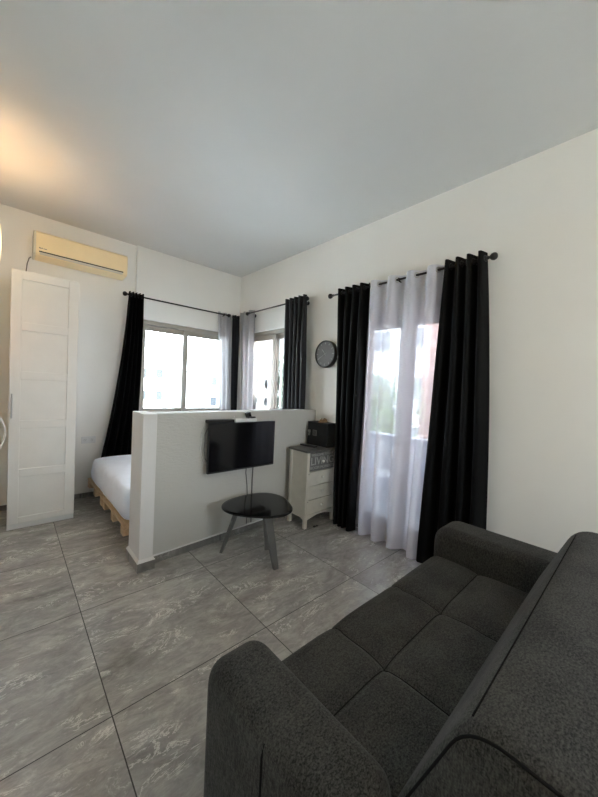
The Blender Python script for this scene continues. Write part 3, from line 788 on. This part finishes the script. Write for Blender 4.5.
# piping along the top front edge and round the left end
pc = pb[3 * 8 + 3]; pe, px_ = left[3][1], left[3][0]
MB().tube([(x, pc[0] + .001, pc[1] + .001) for x in [px_ + .03 + (BX1 - px_ - .12) * k / 20 for k in range(21)]], .0018, 8).build('piping', M_pipe, bk, True)
MB().tube([(px_ - .001, y, z) for y, z in inset(pb, pe) if z > .40], .003, 8).build('piping', M_pipe, bk, True)
for xx in (-2.13, -.52):
    for yy in (-3.63, -4.08): MB().cyl((xx, yy, 0), (xx, yy, .052), .018, .024, 16).build('leg', M_blackpl, t)
for xx in (-1.9, -.8): MB().cyl((xx, -4.58, 0), (xx, -4.58, .062), .018, .024, 16).build('leg', M_blackpl, t)

# ------------------------------------------------------------------ floor lamp at the left edge
def shade_mat():
    m, nt, b, o = new_mat('cream lampshade')
    v = coords(nt, (60, 60, 4)); f = noise(nt, v, 1, 2)
    c = ramp(nt, f, [(.3, (.86, .66, .36)), (.7, (.92, .74, .46))])
    nt.links.new(c, b.inputs['Base Color']); nt.links.new(c, b.inputs['Emission Color']); b.inputs['Emission Strength'].default_value = 1.5
    b.inputs['Roughness'].default_value = .9
    return m
M_shade = shade_mat()
LX, LY = -2.868, -1.05
t = thing('pendant_lamp', (LX, LY, H), 'lit cream pendant lamp at the left edge of the photo, left of the wardrobe top', 'lamp')
rs = .122; z0 = 2.20
prf = [(rs - .014, z0), (rs - .004, z0 + .10), (rs, z0 + .21), (rs - .005, z0 + .31), (rs - .016, z0 + .41)]
m = MB(); m.loft([[(LX + r_ * math.cos(2 * PI * k / 48), LY + r_ * math.sin(2 * PI * k / 48), z) for k in range(48)] for r_, z in prf], True, False)
m.build('lamp_shade', M_shade, t, True, solid=.003)
MB().tube([(LX, LY, H), (LX, LY, 2.46)], .004, 8).build('cord', M_cord, t, True)
MB().lathe([(0, 0), (.05, 0), (.045, -.02), (0, -.025)], (LX, LY, H), (0, 0, 1), 24).build('ceiling_rose', M_white, t, True)
MB().lathe([(0, 0), (.018, 0), (.02, -.05), (0, -.05)], (LX, LY, 2.47), (0, 0, 1), 16).build('socket', M_white, t, True)
MB().sphere((LX, LY, 2.41), .035).build('bulb', M_white, t, True)
sp_ = MB()
for k in range(3):
    a = 2 * PI * k / 3; sp_.tube([(LX, LY, 2.45), (LX + (rs - .006) * math.cos(a), LY + (rs - .006) * math.sin(a), z0 + .33)], .002, 6)
sp_.build('spider', M_metal, t)
tag(MB().tube([(-2.985, -.74, 1.62), (-2.95, -.745, 1.45), (-2.86, -.75, 1.28)] + [(-2.83 + .125 * math.sin(PI * k / 12), -.75 - .04 * k / 12, 1.18 - .52 * k / 12) for k in range(13)] + [(-2.90, -.79, .55), (-2.96, -.79, .40), (-2.985, -.79, .25)], .0075, 8).build('hanging_cord', M_cord, None, True),
    'white cord bowing out in a loop left of the wardrobe', 'cord')

# ------------------------------------------------------------------ balcony and world outside
M_bal = plain('balcony stone floor', (.24, .245, .26), .7)
M_par = plain('pale parapet render', (.26, .29, .36), .8, bmp=.2)
struct(B(T, 1.55, -5.0, -1.0, -.14, -.02).build('trim_balcony', M_bal))
struct(B(T, 1.55, -4.72, -4.6, -.02, 2.95).build('wall_sun_block_end', M_par))  # unseen end wall, added to block sun from the side
struct(B(T, 2.68, -5.0, -1.0, 2.95, 3.12).build('trim_sun_block_slab', M_bal))  # unseen slab, added and lengthened to keep sun off the balcony
struct(B(1.43, 1.55, -5.0, -1.0, -.02, .80).build('wall_parapet', M_par, bevel=.01))
def plastic_chair(loc, rz, label):
    t = thing('garden_chair', loc, label, 'chair')
    L0 = Vector(loc); Rz = Matrix.Rotation(rz, 3, 'Z')
    def P3(x, y, z): return L0 + Rz @ Vector((x, y, z))
    rg = []
    n = 24
    def seatf(u, v):
        x = -.21 + .42 * u; y = -.21 + .42 * v
        return P3(x * (1 - .08 * v), y, .43 - .012 * math.sin(PI * u) * math.sin(PI * v))
    MB().grid(seatf, 12, 12).build('seat', M_white, t, True, solid=.008)
    def backf(u, v):
        a = -1 + 2 * u
        return P3(a * .20 * (1 - .35 * max(0, v - .6)), .20 + .10 * v - .05 * a * a, .45 + .40 * v - .03 * a * a * v)
    bo = MB()
    for k in range(7):
        u0 = k / 7 + .02; u1 = (k + 1) / 7 - .02
        bo.grid(lambda u, v, u0=u0, u1=u1: backf(u0 + (u1 - u0) * u, v * .84), 2, 8)
    bo.build('back_slats', M_white, t, True, solid=.006)
    MB().tube([backf(0, 0), backf(0, .5), backf(0, .85), backf(.15, .98), backf(.5, 1.03), backf(.85, .98), backf(1, .85), backf(1, .5), backf(1, 0)], .013, 8).build('back_frame', M_white, t, True)
    for sx_ in (-1, 1):
        for sy_ in (-1, 1):
            MB().tube([P3(sx_ * .19, sy_ * .19, .43), P3(sx_ * .235, sy_ * .235, 0)], [.022, .015], 8).build('leg', M_white, t, True)
        MB().tube([P3(sx_ * .215, .22, .66), P3(sx_ * .24, 0, .665), P3(sx_ * .235, -.17, .655), P3(sx_ * .215, -.20, .55), P3(sx_ * .2, -.20, .43)], .013, 8).build('armrest', M_white, t, True)
plastic_chair((.88, -2.30, -.02), math.radians(120), 'white plastic garden chair on the balcony behind the sheer curtain')

def brick_mat():
    m, nt, b, o = new_mat('pinkish brick')
    g = nt.nodes.new('ShaderNodeNewGeometry'); sp = nt.nodes.new('ShaderNodeSeparateXYZ'); cb = nt.nodes.new('ShaderNodeCombineXYZ')
    nt.links.new(g.outputs['Position'], sp.inputs[0]); nt.links.new(sp.outputs['Y'], cb.inputs[0]); nt.links.new(sp.outputs['Z'], cb.inputs[1])
    br = nt.nodes.new('ShaderNodeTexBrick'); nt.links.new(cb.outputs[0], br.inputs['Vector'])
    br.inputs['Scale'].default_value = 2.2; br.inputs['Color1'].default_value = (.36, .19, .16, 1); br.inputs['Color2'].default_value = (.30, .15, .13, 1)
    br.inputs['Mortar'].default_value = (.45, .38, .35, 1); br.inputs['Mortar Size'].default_value = .03
    nt.links.new(br.outputs['Color'], b.inputs['Base Color']); b.inputs['Roughness'].default_value = .9
    return m
M_brick = brick_mat()
M_bwhite = plain('white rendered facade', (.80, .79, .77), .8)
M_bwin = plain('dark far window', (.020, .023, .026), .9, spec=.1)  # far windows, colour darkened to show on sunlit facades
M_bwin_lift = plain('far window lightened for shade', (.20, .22, .24), .9, spec=.1)  # same far windows, colour lightened to offset shade on unlit facades
M_ground = plain('street ground', (.63, .63, .61), .9, nscale=.2)
M_roof = plain('pale roof', (.55, .53, .50), .9)
GZ = -9.0
struct(B(-60, 90, -70, 110, GZ - .3, GZ).build('trim_street', M_ground), 'pale street level below the flat', 'ground')
def building(x0, x1, y0, y1, h, wall, label, side, nfl=4, ncol=5, balc=True, rot=0):
    t = thing('apartment_building', ((x0 + x1) / 2, (y0 + y1) / 2, GZ), label, 'building')
    B(x0, x1, y0, y1, GZ, GZ + h).build('walls', wall, t)
    B(x0 - .3, x1 + .3, y0 - .3, y1 + .3, GZ + h, GZ + h + .35).build('roof', M_roof, t)
    fh = h / nfl
    for f_ in range(nfl):
        z = GZ + fh * f_ + fh * .38
        for c in range(ncol):
            if side == 'y':
                w_ = (x1 - x0) / ncol; a = x0 + w_ * (c + .28); 
                o = B(a, a + w_ * .42, y0 - .06, y0 + .02, z, z + fh * .42).build('window', M_bwin, t)
            else:
                w_ = (y1 - y0) / ncol; a = y0 + w_ * (c + .28)
                o = B(x0 - .06, x0 + .02, a, a + w_ * .42, z, z + fh * .42).build('window', M_bwin_lift, t)
        if balc:
            if side == 'y': B(x0 + (x1 - x0) * .15, x0 + (x1 - x0) * .62, y0 - 1.2, y0 - .02, z - .35, z + .55).build('balcony', M_bwhite, t)
            else: B(x0 - 1.0, x0 - .02, y0 + (y1 - y0) * .55, y1 - (y1 - y0) * .1, z - .35, z + .55).build('balcony', M_bwhite, t)
    return t
building(4, 15.5, 46, 58, 13.0, M_bwhite, 'white apartment block far off, left part of the back window view', 'y', 4, 5)
building(19, 34, 40, 52, 12.2, M_bwhite, 'white apartment block with balconies, right part of the back window view', 'y', 4, 6)
building(36, 52, 30, 44, 12.0, M_bwhite, 'pale apartment block seen far off through the side window', 'x', 4, 6)
building(9.5, 17, -7, 1.75, 17.5, M_brick, 'pinkish brick building opposite the balcony', 'x', 5, 4, balc=False)
building(15.5, 24, 3.4, 12, 15.0, M_bwhite, 'white building half hidden by a tree opposite the balcony', 'x', 5, 3)
M_leaf = plain('pale green leaves', (.16, .22, .10), .8, var=.35, nscale=3)
M_leaf2 = plain('cypress leaves', (.20, .25, .17), .8, var=.3, nscale=3)
M_bark = wood('tree bark', (.10, .07, .05), (.18, .14, .10), (4, 4, 1))
def tree(x, y, h, rx, rz_, label, mat, n=2600, zc=None, seed=0):
    t = thing('tree', (x, y, GZ), label, 'tree')
    rd = random.Random(seed); m = MB(); zc = GZ + h - rz_ if zc is None else zc
    blobs = [(rd.uniform(-.5, .5) * rx, rd.uniform(-.5, .5) * rx, rd.uniform(-.6, .6) * rz_, rd.uniform(.35, .6)) for _ in range(12)]
    for _ in range(n):
        bx_, by_, bz_, br = rd.choice(blobs)
        v = Vector((rd.gauss(0, 1), rd.gauss(0, 1), rd.gauss(0, 1))).normalized() * (rd.random() ** .4)
        p = Vector((x + bx_ + v.x * rx * br, y + by_ + v.y * rx * br, zc + bz_ + v.z * rz_ * br))
        s_ = rd.uniform(.06, .13); a = Vector((rd.gauss(0, 1), rd.gauss(0, 1), rd.gauss(0, 1))).normalized(); b_ = a.orthogonal().normalized()
        vs = [m.bm.verts.new(p + a * s_), m.bm.verts.new(p + b_ * s_ * .6), m.bm.verts.new(p - a * s_), m.bm.verts.new(p - b_ * s_ * .6)]
        m.bm.faces.new(vs)
    m.build('foliage', mat, t, flip=True)
    MB().tube([(x, y, GZ), (x + .1, y, (GZ + zc) / 2), (x, y + .1, zc + rz_ * .3)], [.28, .2, .06], 10).build('trunk', M_bark, t, True)
tree(7.6, 2.6, 11.6, 1.8, 2.6, 'leafy green tree just beyond the balcony parapet', M_leaf, 5200, seed=2)
tree(13.0, 14.5, 14.5, 1.3, 4.6, 'tall pale green cypress outside the side window', M_leaf2, 4200, seed=4)

# ------------------------------------------------------------------ lights
wd = bpy.data.worlds.new('sky'); S.world = wd; wd.use_nodes = True
nt = wd.node_tree; bg = nt.nodes['Background']
tc = nt.nodes.new('ShaderNodeTexCoord'); sp = nt.nodes.new('ShaderNodeSeparateXYZ'); nt.links.new(tc.outputs['Generated'], sp.inputs[0])
rp = nt.nodes.new('ShaderNodeValToRGB'); rp.color_ramp.elements[0].position = 0; rp.color_ramp.elements[0].color = (.88, .94, 1, 1)
rp.color_ramp.elements[1].position = .7; rp.color_ramp.elements[1].color = (.58, .76, 1, 1)
nt.links.new(sp.outputs['Z'], rp.inputs['Fac']); nt.links.new(rp.outputs['Color'], bg.inputs['Color'])
bg.inputs['Strength'].default_value = 15.0
def light(kind, name, loc, energy, color=(1, 1, 1), **k):
    l = bpy.data.lights.new(name, kind); l.energy = energy; l.color = color
    o = bpy.data.objects.new(name, l); COL.objects.link(o); o.location = loc
    for a, b_ in k.items(): setattr(l, a, b_)
    return o
so = light('SUN', 'sun', (0, -20, 30), 85, (1, .98, .95), angle=.01); so.rotation_euler = Vector((.80, -.60, 1.43)).to_track_quat('Z', 'Y').to_euler()
light('POINT', 'lamp_bulb_light', (LX, LY, 2.53), 5.5, (1, .74, .42), shadow_soft_size=.04)
def portal(loc, rot, sx_, sy_):
    o = light('AREA', 'window_portal', loc, 1, shape='RECTANGLE', size=sx_, size_y=sy_); o.rotation_euler = rot
    o.data.cycles.is_portal = True
# area light emits along local -Z
portal(((W1[0] + W1[1]) / 2, .2, (W1[2] + W1[3]) / 2), (math.radians(-90), 0, 0), W1[1] - W1[0], W1[3] - W1[2])
portal((.2, (W2[0] + W2[1]) / 2, (W2[2] + W2[3]) / 2), (0, math.radians(90), 0), W2[3] - W2[2], W2[1] - W2[0])
portal((.2, (DR[0] + DR[1]) / 2, DR[3] / 2), (0, math.radians(90), 0), DR[3], DR[1] - DR[0])
portal(((WFILL[0] + WFILL[1]) / 2, YB - .2, (WFILL[2] + WFILL[3]) / 2), (math.radians(90), 0, 0), WFILL[1] - WFILL[0], WFILL[3] - WFILL[2])

t = thing('fill_lamp_rear', (-1.5, -5.7, H), 'unseen round opal ceiling lamp added behind the camera as fill light', 'lamp')  # added lamp behind the camera, warm fill for the room
MB().lathe([(0, 0), (.15, 0), (.15, -.02), (0, -.02)], (-1.5, -5.7, H), (0, 0, 1), 36).build('base', M_white, t, True)
M_opal, nt_, b_, o_ = new_mat('opal fill lamp glow')
nt_.links.new(ramp(nt_, noise(nt_, coords(nt_), 2), [(0, (1, .80, .55)), (1, (1, .84, .60))]), b_.inputs['Emission Color']); b_.inputs['Emission Strength'].default_value = 5
MB().lathe([(0, -.10), (.08, -.092), (.12, -.07), (.14, -.045), (.145, -.02), (0, -.02)], (-1.5, -5.7, H), (0, 0, 1), 36).build('globe', M_opal, t, True)
light('POINT', 'fill_light_rear', (-1.5, -5.7, H - .22), 12, (1, .82, .60), shadow_soft_size=.1)  # warm fill light of the added rear lamp

# repeats of one kind carry a shared group
GR = {'curtain': 'curtains at the windows and balcony door', 'curtain_rod': 'black curtain rods with ball ends', 'wooden_pallet': 'pine pallets under the mattress',
      'cable': 'cables at the television', 'apartment_building': 'buildings outside', 'tree': 'trees outside'}
for o_ in list(COL.objects):
    k_ = o_.name.split('.')[0]
    if o_.parent is None and k_ in GR and 'label' in o_: o_['group'] = GR[k_]

# ------------------------------------------------------------------ camera
f, yaw, pit, rol = 319.4367, .7385, -.031, .047
s_, c_ = math.sin(yaw), math.cos(yaw); sp_, cp_ = math.sin(pit), math.cos(pit); sr, cr = math.sin(rol), math.cos(rol)
Rv = Vector((c_, -s_, 0)); Fv = Vector((s_ * cp_, c_ * cp_, sp_)); Uv = Vector((-s_ * sp_, -c_ * sp_, cp_))
Xc = Rv * cr + Uv * sr; Yc = -Rv * sr + Uv * cr
cam = bpy.data.cameras.new('camera'); co = bpy.data.objects.new('camera', cam); COL.objects.link(co)
co.matrix_world = Matrix(((Xc.x, Yc.x, -Fv.x, -2.69), (Xc.y, Yc.y, -Fv.y, -4.43816), (Xc.z, Yc.z, -Fv.z, 1.4144), (0, 0, 0, 1)))
cam.sensor_fit = 'AUTO'; cam.sensor_width = 36; cam.lens = f / 797 * 36; cam.clip_start = .02; cam.clip_end = 500
S.camera = co
S.view_settings.view_transform = 'Standard'; S.view_settings.look = 'None'; S.view_settings.exposure = 0.77; S.view_settings.gamma = 1.0
S.cycles.max_bounces = 14; S.cycles.diffuse_bounces = 8; S.cycles.transparent_max_bounces = 16; S.cycles.sample_clamp_indirect = 8
